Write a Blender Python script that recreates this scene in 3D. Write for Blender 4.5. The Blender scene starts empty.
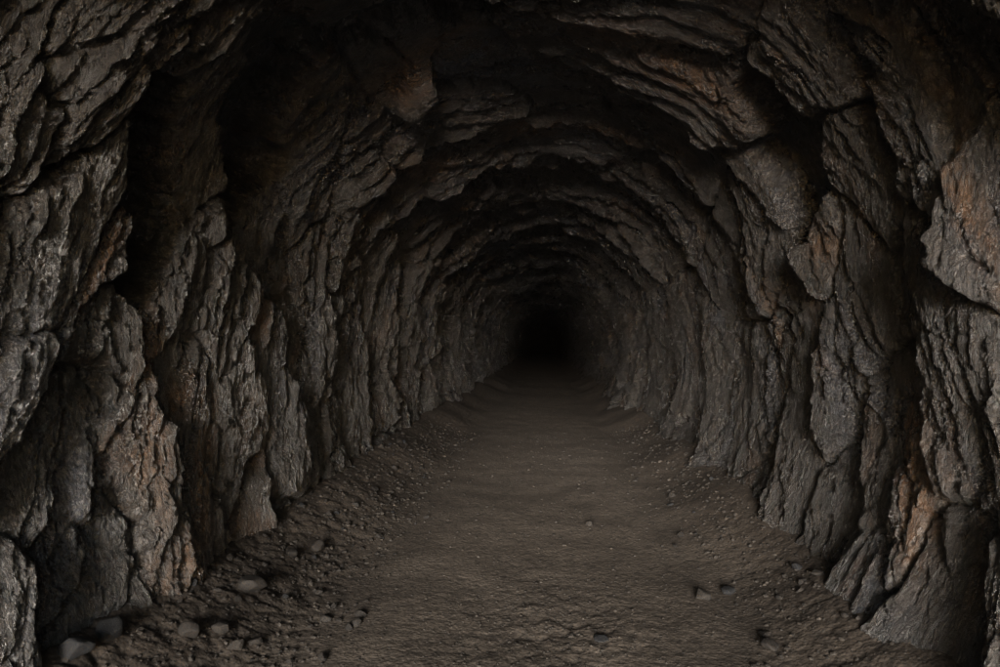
import bpy, math
import numpy as np
from mathutils import Vector, Matrix

# ------------------------------------------------------------------ camera, world, sun, exposure
scene = bpy.context.scene
PXW, PXH, FPX = 1000.0, 667.0, 667.0            # photograph frame and focal length in its pixels
VPX, VPY = 545.0, 341.0                         # where the tunnel axis vanishes
CAM_Z = 1.5
YAW = math.atan((VPX - PXW / 2) / FPX)          # camera turned left of the tunnel axis
PITCH = math.atan((VPY - PXH / 2) / FPX)        # and slightly upwards
PORTAL_Y = -3.0                                 # mouth of the tunnel, behind the camera

cam_data = bpy.data.cameras.new("camera")
cam_data.sensor_width = 36.0
cam_data.lens = 36.0 * FPX / PXW
cam_data.clip_start = 0.05
cam_data.clip_end = 2000.0
cam_data.dof.use_dof = True
cam_data.dof.focus_distance = 6.5
cam_data.dof.aperture_fstop = 3.5
cam = bpy.data.objects.new("camera", cam_data)
scene.collection.objects.link(cam)
cam.location = (0, 0, CAM_Z)
cam.rotation_euler = (math.radians(90) + PITCH, 0, YAW)
scene.camera = cam
CAM_ROT = cam.rotation_euler.to_matrix()

SUN_EL, SUN_AZ = math.radians(6.5), math.radians(182.5)   # azimuth clockwise from +Y: a low, hazy sun stands behind the camera, before the mouth
world = bpy.data.worlds.new("World")
scene.world = world
world.use_nodes = True
wn = world.node_tree.nodes
sky = wn.new("ShaderNodeTexSky")
sky.sky_type = 'NISHITA'
sky.sun_disc = False
sky.sun_elevation = SUN_EL
sky.sun_rotation = SUN_AZ
sky.air_density = 1.0
sky.dust_density = 0.8
sky.ozone_density = 2.0
wn["Background"].inputs["Strength"].default_value = 0.075
world.node_tree.links.new(sky.outputs[0], wn["Background"].inputs["Color"])

sun_data = bpy.data.lights.new("sun", 'SUN')
sun_data.energy = 1.5
sun_data.angle = math.radians(23)
sun_data.color = (1.0, 0.945, 0.88)
sun = bpy.data.objects.new("sun", sun_data)
scene.collection.objects.link(sun)
sd = Vector((math.sin(SUN_AZ) * math.cos(SUN_EL), math.cos(SUN_AZ) * math.cos(SUN_EL), math.sin(SUN_EL)))
sun.rotation_euler = sd.to_track_quat('Z', 'Y').to_euler()
sun.location = (0, -20, 30)

scene.view_settings.view_transform = 'Standard'
scene.view_settings.look = 'None'
scene.view_settings.gamma = 1.0
scene.view_settings.exposure = 3.02
scene.render.engine = 'CYCLES'
scene.cycles.max_bounces = 4
scene.cycles.diffuse_bounces = 3
scene.cycles.glossy_bounces = 2
scene.cycles.sample_clamp_indirect = 4.0
scene.cycles.use_denoising = True
scene.cycles.use_adaptive_sampling = False
scene.cycles.denoising_prefilter = 'NONE'

# ------------------------------------------------------------------ noise
def _hash(ix, iy, seed):
    h = (ix.astype(np.int64) * 374761393 + iy.astype(np.int64) * 668265263 + seed * 974634541) & 0xFFFFFFFF
    h = ((h ^ (h >> 13)) * 1274126177) & 0xFFFFFFFF
    h = ((h ^ (h >> 16)) * 2246822519) & 0xFFFFFFFF
    return (h ^ (h >> 15)) & 0xFFFFFFFF

_ANG = np.linspace(0, 2 * np.pi, 256, endpoint=False)
_GX, _GY = np.cos(_ANG).astype(np.float32), np.sin(_ANG).astype(np.float32)

def perlin(x, y, seed=0):
    x = np.asarray(x, np.float32); y = np.asarray(y, np.float32)
    x, y = np.broadcast_arrays(x, y)
    fx, fy = np.floor(x), np.floor(y)
    ix, iy = fx.astype(np.int32), fy.astype(np.int32)
    dx, dy = x - fx, y - fy
    u = dx * dx * dx * (dx * (dx * 6 - 15) + 10)
    v = dy * dy * dy * (dy * (dy * 6 - 15) + 10)
    def g(ax, ay):
        k = (_hash(ix + ax, iy + ay, seed) & 255).astype(np.int32)
        return _GX[k] * (dx - ax) + _GY[k] * (dy - ay)
    n0 = g(0, 0); n0 += u * (g(1, 0) - n0)
    n1 = g(0, 1); n1 += u * (g(1, 1) - n1)
    return (n0 + v * (n1 - n0)) * 1.5

def fbm(x, y, seed, octaves=4, gain=0.5, ridged=False):
    t, a = 0, 1.0
    for o in range(octaves):
        n = perlin(x * 2 ** o + o * 17.3, y * 2 ** o - o * 9.1, seed + o)
        t = t + a * ((1 - 2 * np.abs(n)) if ridged else n)
        a *= gain
    return t

def sstep(a, b, x):
    t = np.clip((x - a) / (b - a), 0, 1)
    return t * t * (3 - 2 * t)

def plates(x, y, seed, tilt=1.0, blend=0.25, crack=0.5, cw=0.12, dome=0.5):
    """fractured plates: every cell of a jittered grid is a slightly domed, tilted facet with a crack round it; about -1..1"""
    fx, fy = np.floor(x), np.floor(y)
    ix, iy = fx.astype(np.int32), fy.astype(np.int32)
    f1 = np.full(x.shape, 9., np.float32); f2 = f1.copy()
    h1 = np.zeros(x.shape, np.float32); h2 = h1.copy()
    for ax in (-1, 0, 1):
        for ay in (-1, 0, 1):
            k = _hash(ix + ax, iy + ay, seed)
            jx = (k & 1023).astype(np.float32) / 1023
            jy = ((k >> 10) & 1023).astype(np.float32) / 1023
            r = ((k >> 20) & 255).astype(np.float32) / 127.5 - 1
            k2 = _hash(ix + ax, iy + ay, seed + 77)
            tx = (k2 & 255).astype(np.float32) / 127.5 - 1
            ty = ((k2 >> 8) & 255).astype(np.float32) / 127.5 - .15
            dx = x - (fx + ax + jx); dy = y - (fy + ay + jy)
            d2 = dx * dx + dy * dy
            d = np.sqrt(d2)
            h = .30 * r + tilt * (tx * dx * .5 + ty * dy * 1.0) - dome * d2
            c = d < f1
            f2n = np.where(c, f1, np.minimum(f2, d)); h2 = np.where(c, h1, np.where(d < f2, h, h2))
            f1 = np.where(c, d, f1); h1 = np.where(c, h, h1); f2 = f2n
    e = f2 - f1
    w = .5 + .5 * sstep(0, blend, e)
    return h1 * w + h2 * (1 - w) - crack * np.exp(-e / cw)

# ------------------------------------------------------------------ the bore: base profile, pixel to wall
XC, W, ZS, ZB = -0.12, 2.0, 1.85, -0.45        # centre line, half width, springing of the arch, foot of the walls
LW = ZS - ZB
LA = math.pi * W
STOT = 2 * LW + LA
def profile(s):
    s = np.asarray(s, np.float64)
    x = np.empty_like(s); z = np.empty_like(s); nx = np.empty_like(s); nz = np.empty_like(s)
    a = s < LW
    x[a] = XC - W; z[a] = ZB + s[a]; nx[a] = 1; nz[a] = 0
    b = s > LW + LA
    x[b] = XC + W; z[b] = ZB + (STOT - s[b]); nx[b] = -1; nz[b] = 0
    c = ~a & ~b
    t = (s[c] - LW) / W
    x[c] = XC - W * np.cos(t); z[c] = ZS + W * np.sin(t); nx[c] = np.cos(t); nz[c] = -np.sin(t)
    return x, z, nx, nz

def ray(px, py):
    d = CAM_ROT @ Vector(((px - PXW / 2) / FPX, -(py - PXH / 2) / FPX, -1.0))
    return d
def pixel_to_wall(px, py):
    d = ray(px, py)
    sx = 1 if d.x > 0 else -1
    t = (XC + sx * W) / d.x
    z = CAM_Z + t * d.z
    if z <= ZS:
        s = (z - ZB) if sx < 0 else STOT - (z - ZB)
        return s, t * d.y
    ox, oz = -XC, CAM_Z - ZS
    A = d.x ** 2 + d.z ** 2; B = ox * d.x + oz * d.z; C = ox * ox + oz * oz - W * W
    t = (-B + math.sqrt(B * B - A * C)) / A
    ang = math.atan2(oz + t * d.z, -(ox + t * d.x))
    return LW + ang * W, t * d.y

DIP = 0.32                                       # the beds lean into the hill: higher means deeper
def bed(y, z):
    q = y - DIP * (z - 1.5)
    return np.where(q > 1, 4 * np.log(np.maximum(q, 1)), 4 * (q - 1))
def wall_metric(s, y):
    x, z, _, _ = profile(np.atleast_1d(s))
    return float(bed(np.atleast_1d(y), z)[0])

# rock faces traced over the near walls: pixels along the face, half width (m), stand-out (m), slope, dome
F = []
def face(pts, w, off, slope=.06, dome=.2, crack=1.0):
    off = off * .36 if off > 0 else off * .8
    F.append(dict(pts=[pixel_to_wall(*p) for p in pts], w=w, off=off, slope=slope, dome=dome, crack=crack))
# left wall, near
face([(10, 20), (22, 140)], .10, .06)
face([(88, 15), (85, 105)], .14, .10)
face([(95, 170), (50, 230), (12, 300)], .16, .16)
face([(2, 345), (-30, 430)], .12, .22)
face([(112, 225), (85, 300), (62, 345)], .03, .20, .12)
face([(45, 425), (12, 500)], .12, .05)
face([(82, 400), (62, 480), (20, 560)], .10, .02)
face([(95, 330), (112, 400), (132, 480), (122, 560)], .12, .20, .08)
face([(105, 530), (80, 600), (40, 640)], .10, .04)
face([(148, 130), (150, 200), (146, 262)], .12, -.50, 0, .1, .3)          # dark cleft
face([(215, 30), (200, 110), (190, 190)], .16, .02, .05)
face([(285, 50), (278, 120), (266, 172)], .17, -.46, -.1, .05, .3)        # dark hollow under the roof
face([(196, 236), (170, 282), (148, 318)], .09, .14, .05, crack=.7)
face([(166, 385), (184, 425), (178, 535)], .10, .14, .10)
face([(218, 290), (222, 360), (215, 470)], .20, .22, .04, .1)
face([(262, 330), (272, 400), (262, 480)], .16, .26, .04, .15)
face([(268, 220), (282, 300), (300, 390)], .10, .02)
face([(308, 240), (312, 330), (304, 440)], .12, .10)
face([(318, 420), (322, 490)], .10, .12)
face([(345, 300), (350, 360), (340, 450)], .14, .12)
face([(335, 110), (312, 200)], .26, .05)
face([(385, 80), (360, 190), (340, 250)], .16, .10)
face([(430, 45), (400, 95)], .08, .22, .3)
face([(385, 250), (378, 340), (372, 420)], .14, .08)
# roof
face([(470, 55), (560, 85)], .22, -.02)
face([(300, 5), (420, 12)], .26, -.25, 0, .2, .5)
face([(540, 22), (640, 55), (720, 95)], .20, .24, .1)
face([(600, 2), (740, 12)], .18, .16, .1)
face([(410, 130), (490, 100)], .16, .10)
face([(440, 160), (540, 125), (620, 140)], .20, .14, .2)
face([(640, 130), (700, 175)], .20, .02)
# right wall
face([(775, 35), (825, 85)], .20, .20)
face([(770, 110), (800, 200)], .10, -.30, 0, .1, .4)                      # dark slot
face([(850, 120), (880, 210)], .14, .10)
face([(885, 30), (915, 130), (935, 200)], .16, .16)
face([(965, 10), (960, 110)], .14, -.06)
face([(992, 90), (985, 200), (1000, 270)], .10, .16, .3)
face([(940, 225), (960, 310)], .12, .18)
face([(905, 260), (918, 350)], .06, -.02)
face([(832, 235), (826, 262)], .05, .20)
face([(865, 265), (862, 350), (845, 420)], .20, .17)
face([(760, 190), (765, 290)], .13, .10)
face([(805, 290), (812, 380)], .06, .0)
face([(775, 340), (750, 430), (738, 490)], .14, .10)
face([(815, 440), (800, 520)], .16, .06)
face([(895, 380), (885, 480)], .12, .08)
face([(955, 350), (930, 430), (935, 520)], .20, .16, -.02)
face([(1000, 340), (1020, 420)], .14, .10)
face([(918, 560), (915, 620)], .08, .08)
face([(975, 560), (985, 640)], .16, .10)
face([(868, 480), (862, 560)], .10, .06)
face([(690, 300), (692, 400)], .14, .08)
face([(715, 330), (718, 430)], .10, .10)
face([(728, 200), (722, 270)], .14, .02)
for f in F:
    f['m'] = [(s, wall_metric(s, y)) for s, y in f['pts']]

# further faces, spread through the rest of the bore
rng = np.random.default_rng(11)
def dist_to_faces(s, q):
    best = 9.
    for f in F:
        pts = f['m']
        for (a, b) in zip(pts[:-1], pts[1:]):
            ax, ay = a; bx, by = b
            l2 = (bx - ax) ** 2 + (by - ay) ** 2 + 1e-9
            t = min(1, max(0, ((s - ax) * (bx - ax) + (q - ay) * (by - ay)) / l2))
            dd = math.hypot((s - ax - t * (bx - ax)) * (.6 if 'auto' in f else 1.), q - ay - t * (by - ay)) - f['w']
            best = min(best, dd)
    return best
for k in range(2600):
    s = rng.uniform(.2, STOT - .2); q = rng.uniform(1.5, 13.2)
    yy = math.exp(q / 4)
    if dist_to_faces(s, q) > .36:
        L = rng.uniform(.25, .7); sl = rng.uniform(-.12, .12)
        F.append(dict(m=[(s - L, q - sl), (s + L, q + sl)], w=rng.uniform(0, .12), off=rng.uniform(-.04, .10),
                      slope=rng.uniform(.03, .2), dome=.4, crack=rng.uniform(.5, 1.1), auto=1))
NF = len(F)

# ------------------------------------------------------------------ wall grid
def concat_spacing(breaks):
    out = []
    for a, b, n in breaks:
        out.append(np.linspace(a, b, n, endpoint=False))
    out.append(np.array([breaks[-1][1]]))
    return np.concatenate(out)
s_cols = concat_spacing([(0, .35, 14), (.35, 3.1, 300), (3.1, STOT - 3.1, 400), (STOT - 3.1, STOT - .35, 300), (STOT - .35, STOT, 14)])
R0, R1, RR = 1.75, 60.0, 1.0038
n_mid = int(math.log(R1 / R0) / math.log(RR))
y_rows = np.concatenate([np.linspace(PORTAL_Y, R0, 60, endpoint=False), R0 * (R1 / R0) ** (np.arange(n_mid) / n_mid), np.linspace(R1, 140, 60)])
S, Y = np.meshgrid(s_cols, y_rows)
bx, bz, bnx, bnz = profile(s_cols)
Z0 = np.broadcast_to(bz, S.shape)
Q = bed(Y, Z0).astype(np.float32)
S32 = S.astype(np.float32)
roofed = np.sin(np.clip((S - LW) / LA, 0, 1) * math.pi)
along = np.concatenate([[0], np.cumsum(np.diff(s_cols) * (1 - .55 * np.sin(np.clip((s_cols[1:] - LW) / LA, 0, 1) * math.pi)))]).astype(np.float32)
SL = np.broadcast_to(along, S.shape)             # length along the beds, drawn out over the roof

def capsule_cells(a, b):
    n, m = a.shape
    d1 = np.full((n, m), 9., np.float32); d2 = d1.copy()
    i1 = np.full((n, m), -1, np.int32); i2 = i1.copy()
    lo_all = [min(p[1] for p in f['m']) - f['w'] for f in F]; hi_all = [max(p[1] for p in f['m']) + f['w'] for f in F]
    B = 24
    for r in range(0, n, B):
        aa, bb = a[r:r + B], b[r:r + B]
        lo, hi = bb.min() - 1.6, bb.max() + 1.6
        D1, D2, I1, I2 = d1[r:r + B], d2[r:r + B], i1[r:r + B], i2[r:r + B]
        for k, f in enumerate(F):
            if hi_all[k] < lo or lo_all[k] > hi:
                continue
            sl, sh = min(p[0] for p in f['m']) - 1.6, max(p[0] for p in f['m']) + 1.6
            c0, c1 = np.searchsorted(s_cols, sl), np.searchsorted(s_cols, sh)
            if c1 - c0 < 2:
                continue
            A_, B_ = aa[:, c0:c1], bb[:, c0:c1]
            dd = None
            for (p, q) in zip(f['m'][:-1], f['m'][1:]):
                ex, ey = q[0] - p[0], q[1] - p[1]
                t = np.clip(((A_ - p[0]) * ex + (B_ - p[1]) * ey) / (ex * ex + ey * ey + 1e-9), 0, 1)
                d_ = np.hypot(A_ - p[0] - t * ex, B_ - p[1] - t * ey)
                dd = d_ if dd is None else np.minimum(dd, d_)
            dd = (dd - f['w']).astype(np.float32)
            x1, x2, j1, j2 = D1[:, c0:c1], D2[:, c0:c1], I1[:, c0:c1], I2[:, c0:c1]
            c = dd < x1
            c2 = ~c & (dd < x2)
            x2[:] = np.where(c, x1, np.where(c2, dd, x2)); j2[:] = np.where(c, j1, np.where(c2, k, j2))
            x1[:] = np.where(c, dd, x1); j1[:] = np.where(c, k, j1)
    return d1, d2, i1, i2

wa = S32 + .10 * perlin(S32 / .55, Q / .45, 1) + .035 * perlin(S32 / .16, Q / .13, 2) + .012 * perlin(S32 / .05, Q / .045, 3)
wb = Q + .10 * perlin(S32 / .5, Q / .5, 4) + .035 * perlin(S32 / .15, Q / .15, 5) + .012 * perlin(S32 / .05, Q / .045, 6)
d1, d2, i1, i2 = capsule_cells(wa, wb)
far = (i1 < 0)
def cell_height(idx, d):
    off = np.array([f['off'] for f in F] + [0.], np.float32)[idx]
    slope = np.array([f['slope'] for f in F] + [0.], np.float32)[idx]
    dome = np.array([f['dome'] for f in F] + [0.], np.float32)[idx]
    qc = np.array([np.mean([p[1] for p in f['m']]) for f in F] + [0.], np.float32)[idx]
    ww = np.array([f['w'] for f in F] + [0.], np.float32)[idx]
    dd = np.clip(d + ww, 0, .6)
    return off + np.clip(slope * (Q - qc), -.25, .25) - dome * dd * dd
e = np.clip(d2 - d1, 0, 3)
ha, hb = cell_height(i1, d1), cell_height(i2, d2)
ha[far] = 0
hb = np.where(i2 < 0, ha, hb)
wgt = .5 + .5 * sstep(0, .10, e)
ckf = np.array([f['crack'] for f in F] + [0.], np.float32)[i1]
ckn = np.clip(.65 + .8 * perlin(S32 / .6, Q / .6, 8), .15, 1.3)
grow = np.clip((np.maximum(Y, 1) / 5.0) ** .6, .75, 2.6).astype(np.float32)
H = ha * wgt + hb * (1 - wgt) - .11 * ckf * ckn * np.exp(-e / .028)
H += .10 * perlin(S32 / 2.3, Q / 1.7, 9)
# lens-shaped flakes along the beds, in four sizes
fa = SL + .16 * perlin(S32 / .6, Q / .35, 20) + .05 * perlin(S32 / .2, Q / .12, 21)
fb = Q + .20 * perlin(S32 / 1.1, Q / .9, 22) + .035 * perlin(S32 / .17, Q / .12, 23)
cal = np.clip(.62 + .9 * perlin(S32 / .9, Q / .6, 24), .2, 1.2)       # smooth faces next to shattered ones
hol = np.array([1. if f['off'] > -.2 else .35 for f in F] + [1.], np.float32)[i1]
cal = cal * hol
growf = np.minimum(grow, 1.15)
H += growf * .045 * cal * plates(fa / .85 + 3.1, fb / .42, 31, blend=.10, crack=1.0, cw=.045, dome=.2)
fa2 = fa + .03 * fbm(S32 / .07, Q / .05, 25, 2); fb2 = fb + .018 * fbm(S32 / .07, Q / .05, 26, 2)
H += growf * .024 * cal * plates(fa2 / .28, fb2 / .15 + 5.3, 32, blend=.11, crack=1.0, cw=.06, dome=.2)
H += grow * .012 * cal * plates(fa2 / .11, fb2 / .065 + 1.7, 33, blend=.16, crack=.6, cw=.10, dome=.2)
H += grow * .011 * fbm(S32 / .30 + .7 * Q, fb / .13, 34, 4, .55, True)
H += .004 * fbm(S32 / .05, Q / .035, 35, 2)
# the ribs left by each round of blasting: deeper in, they read as rings
rib = (Q / .92 + .16 * perlin(S32 / 1.6, Q / 2.0, 40) + .05 * perlin(S32 / .4, Q / .5, 41))
saw = rib - np.floor(rib)
ribs = np.where(saw < .9, saw / .9, (1 - saw) / .1) - .5
H += sstep(3.0, 9.0, Y) * (.04 + .15 * roofed) * ribs * np.clip(1 + .5 * perlin(S32 / 1.2, Q / .7, 42), .4, 1.6)
lay = fb / .18 + (.32 - .2 * sstep(7, 14, Y)) * perlin(S32 / .7, Q / .5, 45) + .10 * perlin(S32 / .22, Q / .2, 46)
lsw = lay - np.floor(lay)
lid = np.floor(lay)
lam = np.clip(.6 + 1.1 * perlin(SL / .9 + lid * 7.31, lid * 3.17 + .5, 47), 0, 1.5)     # every bed thickens and dies out along its edge
layers = np.where(lsw < .9, lsw / .9, (1 - lsw) / .1) - .5
H += grow * (1 + .6 * sstep(6, 14, Y)) * (.024 + .035 * sstep(6, 12, Y) + .052 * roofed) * layers * lam * np.sqrt(cal)
# feet of the walls run out into the bank
foot = np.clip((1.25 - Z0) / 1.25, 0, 1.3) * np.where((S < LW) | (S > LW + LA), 1, 0)
H += np.where(S < LW, .24, .40) * foot ** 1.8 * (1 + .5 * perlin(Q / .8, Q * 0 + .3, 71))
near = sstep(.6, 2.2, Y)
H = H * near + (1 - near) * (np.clip(H, -.3, .2) * .5 - .22 + .25 * roofed * sstep(-1.2, -2.8, Y))  # unseen mouth end: widened to light near walls, brow added to shade roof

bend = 0.008 * np.maximum(Y - 75, 0) ** 2                              # bend added far in so that the end stays dark
PX = bx[None, :] + bnx[None, :] * H + bend
PZ = bz[None, :] + bnz[None, :] * H
PY = Y + .10 * (perlin(S32 / .8, Q / .6, 44)) * sstep(1.5, 2.5, Y)
P = np.stack([PX, PY, PZ], -1).astype(np.float32)

# tints: ochre stains, blue-grey veins, and cool sheen painted in as blue, where the photograph shows them
def spots(lst):
    t = np.zeros(S.shape, np.float32)
    for px, py, rs, rq in lst:
        s, y = pixel_to_wall(px, py)
        q = wall_metric(s, y)
        t += np.exp(-((S32 - s) / (1.15 * rs)) ** 2 - ((Q - q) / (1.15 * rq)) ** 2)
    return t
ochre = spots([(105, 235, .14, .07), (85, 290, .12, .06), (165, 400, .12, .10), (130, 440, .16, .08), (140, 350, .15, .12), (832, 245, .13, .10),
               (930, 440, .30, .16), (945, 500, .22, .14), (985, 180, .35, .07), (430, 55, .25, .10), (405, 85, .2, .1), (530, 125, .3, .14),
               (430, 165, .3, .1), (600, 130, .25, .1), (215, 545, .2, .2), (135, 570, .15, .15), (700, 75, .3, .15), (250, 315, .2, .08), (625, 20, .4, .2), (180, 490, .3, .1)])
blue = spots([(10, 350, .35, .25), (60, 310, .3, .15), (30, 560, .4, .3), (70, 500, .3, .2), (262, 380, .35, .16), (345, 340, .22, .12), (312, 320, .25, .1),
              (995, 230, .3, .08), (850, 380, .35, .15), (925, 590, .25, .15), (480, 65, .4, .25), (320, 180, .5, .3), (955, 260, .3, .15), (530, 127, .08, .06), (720, 320, .15, .1)])
ochre = np.clip(ochre * (1.1 + .9 * fbm(S32 / .14, fb / .06, 50, 3)) + 0.4 * sstep(.35, .85, fbm(S32 / .9, fb / .3, 51, 4)), 0, 1)
blue = np.clip(blue * (.7 + .6 * fbm(S32 / .2, fb / .1, 52, 3)) + .5 * sstep(.2, .8, fbm(S32 / 1.1, fb / .45, 53, 3)), 0, 1)

# ------------------------------------------------------------------ materials
def new_mat(name):
    m = bpy.data.materials.new(name); m.use_nodes = True
    return m, m.node_tree.nodes, m.node_tree.links
def nd(n, t, **kw):
    o = n.new(t)
    for k, v in kw.items():
        if k.startswith('i_'):
            key = k[2:]
            key = int(key) if key.isdigit() else key.replace('_', ' ')
            o.inputs[key].default_value = v
        else:
            setattr(o, k, v)
    return o
def mixc(n, l, fac, a, b, mode='MIX'):
    m = n.new("ShaderNodeMix"); m.data_type = 'RGBA'; m.blend_type = mode
    for sock, v in ((m.inputs[0], fac), (m.inputs[6], a), (m.inputs[7], b)):
        if hasattr(v, 'is_linked'): l.new(v, sock)
        elif isinstance(v, (int, float)): sock.default_value = v
        else: sock.default_value = (*v, 1)
    return m.outputs[2]
def ramp(n, l, src, stops):
    r = n.new("ShaderNodeValToRGB"); l.new(src, r.inputs[0])
    el = r.color_ramp.elements
    while len(el) < len(stops): el.new(.5)
    for e_, (p, v) in zip(el, stops):
        e_.position = p; e_.color = (v, v, v, 1)
    return r.outputs[0]

def rock_material():
    m, n, l = new_mat("tunnel_rock")
    b = n["Principled BSDF"]
    geo = n.new("ShaderNodeTexCoord")
    mp = nd(n, "ShaderNodeMapping"); l.new(geo.outputs["Object"], mp.inputs[0])
    mp.inputs["Rotation"].default_value = (math.atan(DIP), 0, 0)
    mp.inputs["Scale"].default_value = (1.0, 2.6, .8)
    n1 = nd(n, "ShaderNodeTexNoise", i_Scale=1.6, i_Detail=6.0, i_Roughness=.62); l.new(mp.outputs[0], n1.inputs["Vector"])
    n2 = nd(n, "ShaderNodeTexNoise", i_Scale=9.0, i_Detail=8.0, i_Roughness=.7); l.new(mp.outputs[0], n2.inputs["Vector"])
    n3 = nd(n, "ShaderNodeTexNoise", i_Scale=48.0, i_Detail=3.0, i_Roughness=.6); l.new(geo.outputs["Object"], n3.inputs["Vector"])
    n4 = nd(n, "ShaderNodeTexNoise", i_Scale=17.0, i_Detail=6.0, i_Roughness=.65); l.new(mp.outputs[0], n4.inputs["Vector"])
    wv = nd(n, "ShaderNodeVectorMath", operation='MULTIPLY_ADD'); l.new(n4.outputs["Color"], wv.inputs[0]); wv.inputs[1].default_value = (.10, .10, .10); l.new(mp.outputs[0], wv.inputs[2])
    vc = nd(n, "ShaderNodeTexVoronoi", feature='DISTANCE_TO_EDGE', i_Scale=11.0); l.new(wv.outputs[0], vc.inputs["Vector"])
    crk = ramp(n, l, vc.outputs["Distance"], [(0.0, 0), (.09, 1)])
    at_o = nd(n, "ShaderNodeAttribute", attribute_name="ochre"); at_b = nd(n, "ShaderNodeAttribute", attribute_name="blue")
    c = mixc(n, l, ramp(n, l, n1.outputs[0], [(.38, 0), (.62, 1)]), (.0145, .0103, .0080), (.028, .0212, .0172))
    c = mixc(n, l, ramp(n, l, n2.outputs[0], [(.46, 0), (.64, .7)]), c, (.038, .030, .025))
    c = mixc(n, l, ramp(n, l, n2.outputs[0], [(.36, .7), (.47, 0)]), c, (.011, .022, .020))
    c = mixc(n, l, at_b.outputs["Fac"], c, (.066, .072, .088))
    ofac = nd(n, "ShaderNodeMath", operation='MULTIPLY'); l.new(at_o.outputs["Fac"], ofac.inputs[0])
    l.new(ramp(n, l, n4.outputs[0], [(.36, .25), (.56, 1)]), ofac.inputs[1])
    c = mixc(n, l, ofac.outputs[0], c, (.15, .074, .030))
    c = mixc(n, l, ramp(n, l, n4.outputs[0], [(.40, .55), (.49, 0)]), c, (.015, .0125, .0115))
    c = mixc(n, l, ramp(n, l, n4.outputs[0], [(.52, 0), (.62, .45)]), c, (.050, .042, .036))
    c = mixc(n, l, ramp(n, l, n3.outputs[0], [(.54, 0), (.64, .4)]), c, (.13, .116, .104))      # bright mineral grains
    c = mixc(n, l, ramp(n, l, n3.outputs[0], [(.38, .5), (.47, 0)]), c, (.02, .018, .017))
    l.new(c, b.inputs["Base Color"])
    rg = mixc(n, l, at_b.outputs["Fac"], ramp(n, l, n1.outputs[0], [(.38, .38), (.62, .24)]), (.21, .21, .21))
    l.new(rg, b.inputs["Roughness"])
    b.inputs["Specular IOR Level"].default_value = 1.0
    b.inputs["IOR"].default_value = 1.65
    bu1 = nd(n, "ShaderNodeBump", i_Strength=1.0, i_Distance=.06); l.new(n2.outputs[0], bu1.inputs["Height"])
    bu2 = nd(n, "ShaderNodeBump", i_Strength=1.0, i_Distance=.03); l.new(n4.outputs[0], bu2.inputs["Height"]); l.new(bu1.outputs[0], bu2.inputs["Normal"])
    bu4 = nd(n, "ShaderNodeBump", i_Strength=.8, i_Distance=.012); l.new(crk, bu4.inputs["Height"]); l.new(bu2.outputs[0], bu4.inputs["Normal"])
    l.new(bu4.outputs[0], b.inputs["Normal"])
    return m
ROCK = rock_material()

def dirt_material():
    m, n, l = new_mat("trodden_dirt")
    b = n["Principled BSDF"]
    geo = n.new("ShaderNodeTexCoord"); P_ = geo.outputs["Object"]
    n1 = nd(n, "ShaderNodeTexNoise", i_Scale=.9, i_Detail=5.0, i_Roughness=.6); l.new(P_, n1.inputs["Vector"])
    n2 = nd(n, "ShaderNodeTexNoise", i_Scale=14.0, i_Detail=8.0, i_Roughness=.7); l.new(P_, n2.inputs["Vector"])
    n3 = nd(n, "ShaderNodeTexNoise", i_Scale=60.0, i_Detail=3.0, i_Roughness=.6); l.new(P_, n3.inputs["Vector"])
    v = nd(n, "ShaderNodeTexVoronoi", i_Scale=46.0); l.new(P_, v.inputs["Vector"])
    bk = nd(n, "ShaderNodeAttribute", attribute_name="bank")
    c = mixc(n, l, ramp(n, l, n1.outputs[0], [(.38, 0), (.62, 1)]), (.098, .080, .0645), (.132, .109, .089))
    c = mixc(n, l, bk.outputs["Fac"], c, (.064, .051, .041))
    c = mixc(n, l, ramp(n, l, n2.outputs[0], [(.40, .55), (.50, 0)]), c, (.035, .030, .026))
    c = mixc(n, l, ramp(n, l, n3.outputs[0], [(.56, 0), (.67, .45)]), c, (.15, .132, .115))
    c = mixc(n, l, ramp(n, l, n3.outputs[0], [(.36, .55), (.46, 0)]), c, (.022, .019, .017))
    l.new(c, b.inputs["Base Color"])
    b.inputs["Roughness"].default_value = .85
    b.inputs["Specular IOR Level"].default_value = .3
    bu1 = nd(n, "ShaderNodeBump", i_Strength=.6, i_Distance=.010); l.new(n2.outputs[0], bu1.inputs["Height"])
    bu2 = nd(n, "ShaderNodeBump", i_Strength=.35, i_Distance=.008); bu2.invert = True; l.new(v.outputs["Distance"], bu2.inputs["Height"]); l.new(bu1.outputs[0], bu2.inputs["Normal"])
    bu3 = nd(n, "ShaderNodeBump", i_Strength=.7, i_Distance=.005); l.new(n3.outputs[0], bu3.inputs["Height"]); l.new(bu2.outputs[0], bu3.inputs["Normal"])
    l.new(bu3.outputs[0], b.inputs["Normal"])
    return m
DIRT = dirt_material()

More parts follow.
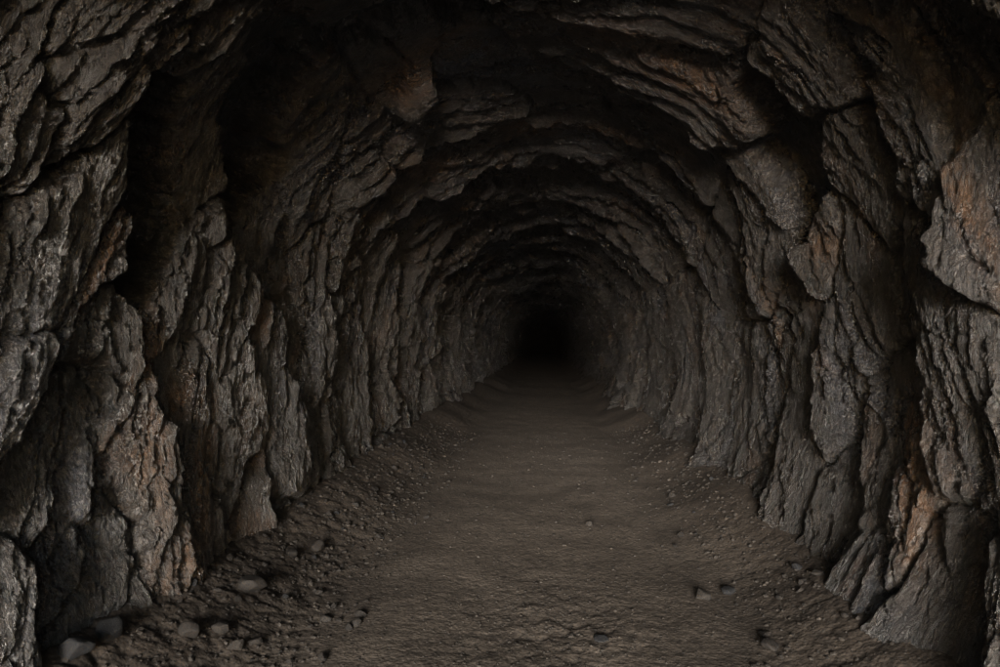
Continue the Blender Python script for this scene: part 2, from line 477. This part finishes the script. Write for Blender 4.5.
def stone_material(name, ca, cb, rough=.7):
    m, n, l = new_mat(name)
    b = n["Principled BSDF"]
    geo = n.new("ShaderNodeTexCoord"); oi = n.new("ShaderNodeObjectInfo")
    n1 = nd(n, "ShaderNodeTexNoise", i_Scale=14.0, i_Detail=8.0, i_Roughness=.7); l.new(geo.outputs["Object"], n1.inputs["Vector"])
    n2 = nd(n, "ShaderNodeTexNoise", i_Scale=80.0, i_Detail=4.0, i_Roughness=.7); l.new(geo.outputs["Object"], n2.inputs["Vector"])
    c = mixc(n, l, ramp(n, l, n1.outputs[0], [(.35, 0), (.68, 1)]), ca, cb)
    c = mixc(n, l, ramp(n, l, n2.outputs[0], [(.58, 0), (.72, .5)]), c, tuple(min(.5, x * 2) for x in cb))
    r = nd(n, "ShaderNodeMapRange", i_3=.7, i_4=1.25); l.new(oi.outputs["Random"], r.inputs[0])
    sc_ = nd(n, "ShaderNodeVectorMath", operation='SCALE'); l.new(c, sc_.inputs[0]); l.new(r.outputs[0], sc_.inputs["Scale"])
    l.new(sc_.outputs[0], b.inputs["Base Color"])
    b.inputs["Roughness"].default_value = rough
    bu1 = nd(n, "ShaderNodeBump", i_Strength=.6, i_Distance=.01); l.new(n1.outputs[0], bu1.inputs["Height"])
    bu2 = nd(n, "ShaderNodeBump", i_Strength=.5, i_Distance=.004); l.new(n2.outputs[0], bu2.inputs["Height"]); l.new(bu1.outputs[0], bu2.inputs["Normal"])
    l.new(bu2.outputs[0], b.inputs["Normal"])
    return m
STONE_BROWN = stone_material("brown_stone", (.012, .0097, .0080), (.027, .0220, .0183))
STONE_GREY = stone_material("grey_stone", (.008, .0083, .0095), (.018, .0187, .0215), .7)
STONE_TAN = stone_material("tan_stone", (.018, .0148, .0122), (.034, .028, .023))

# ------------------------------------------------------------------ mesh from arrays
COL = scene.collection
def mesh_from(name, verts, quads, mat, attrs=None, smooth=True):
    me = bpy.data.meshes.new(name)
    k = quads.shape[1]
    me.vertices.add(len(verts)); me.vertices.foreach_set("co", np.ascontiguousarray(verts, np.float32).ravel())
    me.loops.add(quads.size); me.loops.foreach_set("vertex_index", np.ascontiguousarray(quads, np.int32).ravel())
    me.polygons.add(len(quads))
    me.polygons.foreach_set("loop_start", np.arange(0, quads.size, k, dtype=np.int32))
    me.polygons.foreach_set("use_smooth", np.full(len(quads), smooth, bool))
    for an, av in (attrs or {}).items():
        at = me.attributes.new(an, 'FLOAT', 'POINT'); at.data.foreach_set("value", np.ascontiguousarray(av, np.float32).ravel())
    me.materials.append(mat)
    me.update(calc_edges=True)
    return me
def add_obj(name, me, parent=None, **props):
    o = bpy.data.objects.new(name, me); COL.objects.link(o)
    o.parent = parent
    for k, v in props.items(): o[k] = v
    return o

NR, NC = S.shape
idx = np.arange(NR * NC, dtype=np.int32).reshape(NR, NC)
QUADS = np.stack([idx[:-1, :-1], idx[1:, :-1], idx[1:, 1:], idx[:-1, 1:]], -1).reshape(-1, 4)
qid = i1[:-1, :-1].ravel().copy()
qy = Y[:-1, :-1].ravel(); qs = S[:-1, :-1].ravel()
PV = P.reshape(-1, 3); OV, BV = ochre.ravel(), blue.ravel()
SPL, SPR = LW + .95, STOT - LW - .95
cen = np.array([np.mean([p[0] for p in f['m']]) for f in F])
qcen = np.array([np.mean([p[1] for p in f['m']]) for f in F])
own = (qcen < 11.2) & (qcen > 2.0)                       # pieces one can still tell apart
piece = np.where((qid >= 0) & own[np.maximum(qid, 0)] & (qy > 1.2), qid, -1)
side_of_face = np.where(cen < SPL, 0, np.where(cen > SPR, 2, 1))
rest_side = np.where(qs < SPL, 0, np.where(qs > SPR, 2, 1))
# one vertex-normal field for the whole bore, so that neighbouring faces meet without a seam
du = np.zeros_like(P); dv = np.zeros_like(P)
du[:, 1:-1] = P[:, 2:] - P[:, :-2]; du[:, 0] = P[:, 1] - P[:, 0]; du[:, -1] = P[:, -1] - P[:, -2]
dv[1:-1] = P[2:] - P[:-2]; dv[0] = P[1] - P[0]; dv[-1] = P[-1] - P[-2]
NV = np.cross(dv, du).reshape(-1, 3); NV /= np.linalg.norm(NV, axis=1, keepdims=True) + 1e-12

def submesh(name, mask):
    q = QUADS[mask]
    u, inv = np.unique(q, return_inverse=True)
    return mesh_from(name, PV[u], inv.reshape(-1, 4).astype(np.int32), ROCK, dict(ochre=OV[u], blue=BV[u]))
walls = []
for k, (nm, lab) in enumerate((("wall_left", "rough dark brown rock wall on the left of the tunnel"),
                               ("ceiling", "arched rough rock roof of the tunnel fading into the dark"),
                               ("wall_right", "rough dark brown rock wall on the right of the tunnel"))):
    walls.append(add_obj(nm, submesh(nm, (piece < 0) & (rest_side == k)), kind="structure", label=lab))
order = np.argsort(piece, kind='stable')
bounds = np.searchsorted(piece[order], np.arange(NF + 1))
for k in range(NF):
    ids = order[bounds[k]:bounds[k + 1]]
    if len(ids) < 60:
        if len(ids): pass
        else: continue
    add_obj("rock_face", submesh("rock_face", ids), walls[side_of_face[k]])
# rock closing the drive beyond the added bend
endm = np.concatenate([PV[idx[-1]], [[float(PV[idx[-1]][:, 0].mean()), 141.0, 1.6]]])
tri = np.stack([np.arange(NC - 1), np.arange(1, NC), np.full(NC - 1, NC)], -1)
add_obj("rock_face", mesh_from("rock_face", endm, tri, ROCK), walls[1])

# ------------------------------------------------------------------ floor
def floor_z(x, y):
    x = np.asarray(x, np.float32); y = np.asarray(y, np.float32)
    bnd = .008 * np.maximum(y - 75, 0) ** 2
    xr = x - bnd
    ed = .18 * perlin(y / 1.7, y * 0 + .5, 60)
    left = sstep(-1.1 + ed, -2.1 + ed, xr)
    right = sstep(.95 - ed, 2.0 - ed, xr)
    z = .32 * left + .36 * right
    z = z + .020 * perlin(x / 1.1, y / 2.6, 61) + .006 * perlin(x / .3, y / .4, 62)
    rough = np.clip(.05 + .45 * np.maximum(sstep(-1.0, -1.5, xr), .45 * sstep(.95, 1.4, xr)), 0, 1)
    rough = rough + .22 * np.exp(-((xr - .05) / .5) ** 2 - ((y - 3.4) / .7) ** 2)
    wx = x + .03 * perlin(x / .11, y / .11, 63); wy = y + .03 * perlin(x / .11, y / .11, 64)
    z = z + rough * (.018 * plates(wx / .17, wy / .17, 65, tilt=.4, crack=.6, cw=.12, dome=1.2)
                     + .014 * plates(wx / .075, wy / .075, 66, tilt=.4, crack=.6, cw=.12, dome=1.2)
                     + .007 * plates(wx / .032, wy / .032, 67, tilt=.4, crack=.5, cw=.12, dome=1.2))
    z = z + .0016 * fbm(x / .04, y / .04, 68, 2)
    return z
fx = concat_spacing([(-3.3, -2.3, 30), (-2.3, 2.1, 420), (2.1, 3.1, 30)])
fr0, fr1 = 2.3, 60.
nf = int(math.log(fr1 / fr0) / math.log(1.0044))
fy = np.concatenate([np.linspace(PORTAL_Y - .05, fr0, 60, endpoint=False), fr0 * (fr1 / fr0) ** (np.arange(nf) / nf), np.linspace(fr1, 141, 40)])
FX, FY = np.meshgrid(fx, fy)
FXB = FX + .008 * np.maximum(FY - 75, 0) ** 2
FZ = floor_z(FXB, FY)
fi = np.arange(FX.size, dtype=np.int32).reshape(FX.shape)
fq = np.stack([fi[:-1, :-1], fi[:-1, 1:], fi[1:, 1:], fi[1:, :-1]], -1).reshape(-1, 4)
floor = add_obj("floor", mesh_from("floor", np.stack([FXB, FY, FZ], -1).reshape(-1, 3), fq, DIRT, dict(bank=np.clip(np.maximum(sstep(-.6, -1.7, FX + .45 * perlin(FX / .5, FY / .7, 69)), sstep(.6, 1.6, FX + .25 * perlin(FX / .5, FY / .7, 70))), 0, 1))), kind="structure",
                label="trodden brown dirt floor with gravelly banks along both walls")

def pixel_to_floor(px, py):
    d = ray(px, py)
    t = CAM_Z / max(1e-4, -d.z)
    for _ in range(12):
        x, y = t * d.x, t * d.y
        t += .6 * ((CAM_Z + t * d.z) - float(floor_z([x], [y])[0])) / max(1e-4, -d.z)
    return t * d.x, t * d.y, t

# ------------------------------------------------------------------ stones
def ico(sub):
    import bmesh
    bm = bmesh.new(); bmesh.ops.create_icosphere(bm, subdivisions=sub, radius=1)
    v = np.array([q.co for q in bm.verts], np.float32); f = np.array([[w.index for w in q.verts] for q in bm.faces], np.int32)
    bm.free(); return v, f
def stone_mesh(seed, sub, flat, mat, chips=16, rough=.07):
    r = np.random.default_rng(seed)
    v, f = ico(sub)
    v = v * np.array([1, r.uniform(.7, .9), 1], np.float32)
    for _ in range(chips):                        # chip planes give worn corners
        n = r.normal(size=3); n /= np.linalg.norm(n)
        d = r.uniform(.45, .8)
        k = v @ n - d
        v = v - np.where(k > 0, k * .97, 0)[:, None] * n
    v = v * (1 + rough * (perlin(v[:, 0] * 2.3 + seed, v[:, 1] * 2.3 + v[:, 2] * 1.7, seed) + .5 * perlin(v[:, 0] * 6, v[:, 1] * 6 + v[:, 2] * 5, seed + 1)))[:, None]
    v[:, 2] *= flat
    return mesh_from("stone", v, f, mat, smooth=sub > 2)
MATS = (STONE_BROWN, STONE_GREY, STONE_TAN)
def put_stone(me, px, py, size_px, rot, label, sink=.35, name="stone", group=None):
    x, y, t = pixel_to_floor(px, py)
    r = .5 * size_px * t / FPX
    o = add_obj(name, me, label=label, category="stone")
    if group: o["group"] = group
    zmin = min(v.co.z for v in me.vertices)
    z = float(floor_z([x], [y])[0])
    o.location = (x, y, z - zmin * r * (1 - sink))
    o.scale = (r, r, r); o.rotation_euler = (rr.uniform(-.2, .2), rr.uniform(-.2, .2), rot)
    return o
rr = np.random.default_rng(5)
single = [
    (112, 634, 34, STONE_GREY, .85, "dark blue-grey rounded stone at the foot of the left wall"),
    (76, 655, 40, STONE_GREY, .75, "large grey stone half buried in the bottom left corner"),
    (189, 634, 27, STONE_BROWN, .7, "rounded brown stone beside the smaller tan one, left of the path"),
    (221, 632, 22, STONE_TAN, .7, "pale tan stone at the edge of the left rubble bank"),
    (250, 590, 36, STONE_BROWN, .6, "large flat brown stone bedded in the left rubble bank"),
    (318, 549, 19, STONE_BROWN, .7, "brown stone high on the left rubble bank near the wall"),
    (292, 556, 15, STONE_TAN, .7, "small tan stone on the left bank just above the large flat stone"),
    (703, 599, 23, STONE_TAN, .6, "tan oval stone on the right edge of the path"),
    (728, 594, 19, STONE_GREY, .6, "small grey stone touching the tan oval stone on the right"),
    (765, 635, 17, STONE_TAN, .4, "thin pale stone chip above the round brown stone at lower right"),
    (771, 649, 25, STONE_BROWN, .55, "round brown stone bedded in the dirt at lower right"),
    (599, 640, 21, STONE_GREY, .35, "flat grey stone pressed into the near middle of the path"),
    (589, 525, 13, STONE_TAN, .5, "small pale stone lying alone farther down the path"),
    (571, 637, 9, STONE_TAN, .5, "tiny pale stone beside the flat grey stone in the path"),
    (671, 497, 12, STONE_BROWN, .6, "small brown stone at the foot of the right wall, mid tunnel"),
]
for k, (px, py, sz, mt, fl, lab) in enumerate(single):
    put_stone(stone_mesh(100 + k, 3, fl, mt), px, py, sz, rr.uniform(0, 6), lab)
# rubble of the banks: single stones that nothing tells apart
kinds = [[stone_mesh(200 + 10 * q + k, 2, rr.uniform(.55, .8), mt, rough=.06) for k in range(4)] for q, mt in enumerate(MATS)]
TONE = ("brown", "blue-grey", "pale tan")
def scatter(n, ylo, yhi, xlo, xhi, plo, phi, place):
    for _ in range(n):
        x = rr.uniform(xlo, xhi); y = ylo * (yhi / ylo) ** rr.uniform(0, 1)
        r = rr.uniform(plo, phi) * (rr.uniform(0, 1) ** 1.6 * .8 + .35)
        q = rr.choice(3, p=[.70, .14, .16])
        o = add_obj("rubble_stone", kinds[q][rr.integers(4)], category="stone", group=f"{TONE[q]} rubble below the {place} wall",
                    label=f"small angular {TONE[q]} rubble stone in the bank below the {place} wall")
        o.location = (x, y, float(floor_z([x], [y])[0]) + r * .12)
        o.scale = (r, r * rr.uniform(.7, 1), r * rr.uniform(.8, 1.1)); o.rotation_euler = (rr.uniform(-.5, .5), rr.uniform(-.5, .5), rr.uniform(0, 6.3))
scatter(190, 3.0, 9.0, -1.95, -1.0, .02, .06, "left")
scatter(80, 3.0, 9.0, .95, 1.75, .016, .045, "right")

def gravel(n, seed):
    r = np.random.default_rng(seed)
    v0, f0 = ico(1)
    x = np.where(r.random(n) < .30, r.normal(0, .95, n), np.where(r.random(n) < .6, r.normal(-1.5, .28, n), r.normal(1.4, .28, n)))
    y = 2.5 * (11 / 2.5) ** (r.random(n) ** 1.1)
    m = r.random(n) < .2
    x = np.where(m, r.normal(.05, .38, n), x); y = np.where(m, np.abs(r.normal(3.5, .45, n) - 2.6) + 2.6, y)
    x = np.clip(x, -2.2, 2.0)
    size = (.003 + .011 * r.random(n) ** 3) * np.clip(y / 4.5, .8, 1.5)
    size = np.where(np.abs(x) > 1.1, size * 1.5, size)
    z = floor_z(x, y)
    rot = r.normal(size=(n, 3, 3)); rot, _ = np.linalg.qr(rot)
    sc3 = np.stack([np.ones(n), r.uniform(.6, .95, n), r.uniform(.45, .8, n)], -1)
    v = v0[None] * (1 + .16 * r.normal(size=(n, len(v0), 1))) * sc3[:, None, :]
    ang = r.uniform(0, 6.28, n); c, s = np.cos(ang), np.sin(ang)
    vx = v[..., 0] * c[:, None] - v[..., 1] * s[:, None]; vy = v[..., 0] * s[:, None] + v[..., 1] * c[:, None]
    v = np.stack([vx, vy, v[..., 2]], -1) * size[:, None, None]
    v += np.stack([x, y, z - size * .05], -1)[:, None, :]
    f = (f0[None] + (np.arange(n) * len(v0))[:, None, None]).reshape(-1, 3)
    tone = np.repeat(r.random(n), len(v0))
    return v.reshape(-1, 3), f.astype(np.int32), tone
def gravel_material():
    m, n, l = new_mat("gravel")
    b = n["Principled BSDF"]
    at = nd(n, "ShaderNodeAttribute", attribute_name="tone")
    r = n.new("ShaderNodeValToRGB"); l.new(at.outputs["Fac"], r.inputs[0])
    el = r.color_ramp.elements
    el[0].color = (.022, .018, .015, 1); el[1].color = (.060, .050, .041, 1)
    e2 = el.new(.6); e2.color = (.030, .025, .0205, 1)
    e3 = el.new(.85); e3.color = (.038, .032, .027, 1)
    l.new(r.outputs[0], b.inputs["Base Color"]); b.inputs["Roughness"].default_value = .75
    return m
gv, gf, gt = gravel(8000, 3)
add_obj("gravel", mesh_from("gravel", gv, gf, gravel_material(), dict(tone=gt), smooth=False), kind="stuff",
        label="loose gravel and grit strewn over the dirt floor", category="gravel")

# ------------------------------------------------------------------ outside the mouth, behind the camera
ex = np.linspace(-200, 200, 41); ey = PORTAL_Y - .05 - np.linspace(0, 1, 31) ** 2 * 400
EX, EY = np.meshgrid(ex, ey)
EZ = -.03 - .24 * np.clip(PORTAL_Y - 1 - EY, 0, 80) + .3 * perlin(EX / 9, EY / 9, 80) * sstep(-5, -20, EY)  # unseen slope, made to fall away so low sun reaches the roof
ei = np.arange(EX.size, dtype=np.int32).reshape(EX.shape)
eq = np.stack([ei[:-1, :-1], ei[1:, :-1], ei[1:, 1:], ei[:-1, 1:]], -1).reshape(-1, 4)
add_obj("ground", mesh_from("ground", np.stack([EX, EY, EZ], -1).reshape(-1, 3), eq, DIRT), kind="structure",
        label="open dirt ground outside the tunnel mouth")
# hillside the tunnel is driven into: a ring of rock from the mouth outwards
mouth = PV[idx[0]]
rings = [mouth]
for k, (g, up, back) in enumerate(((.5, .4, .05), (2, 1.6, .5), (6, 5, 2.5), (14, 12, 8), (30, 22, 22))):
    dirv = np.stack([bx - XC, np.zeros(NC), bz + .45], -1); dirv /= np.linalg.norm(dirv, axis=1, keepdims=True)
    rg = mouth + dirv * np.array([g, 0, up]) + np.array([0, back, 0]) * 1.0
    rg[:, 1] += .3 * g * .2 * perlin(rg[:, 0] / 2.5, rg[:, 2] / 2.5, 90 + k)
    rg[:, 2] = np.maximum(rg[:, 2], -.5)
    rings.append(rg.astype(np.float32))
RV = np.concatenate(rings)
ri = np.arange(len(RV), dtype=np.int32).reshape(len(rings), NC)
rq = np.stack([ri[:-1, :-1], ri[1:, :-1], ri[1:, 1:], ri[:-1, 1:]], -1).reshape(-1, 4)
add_obj("hillside", mesh_from("hillside", RV, rq, ROCK), kind="structure", label="rocky hillside round the tunnel mouth")
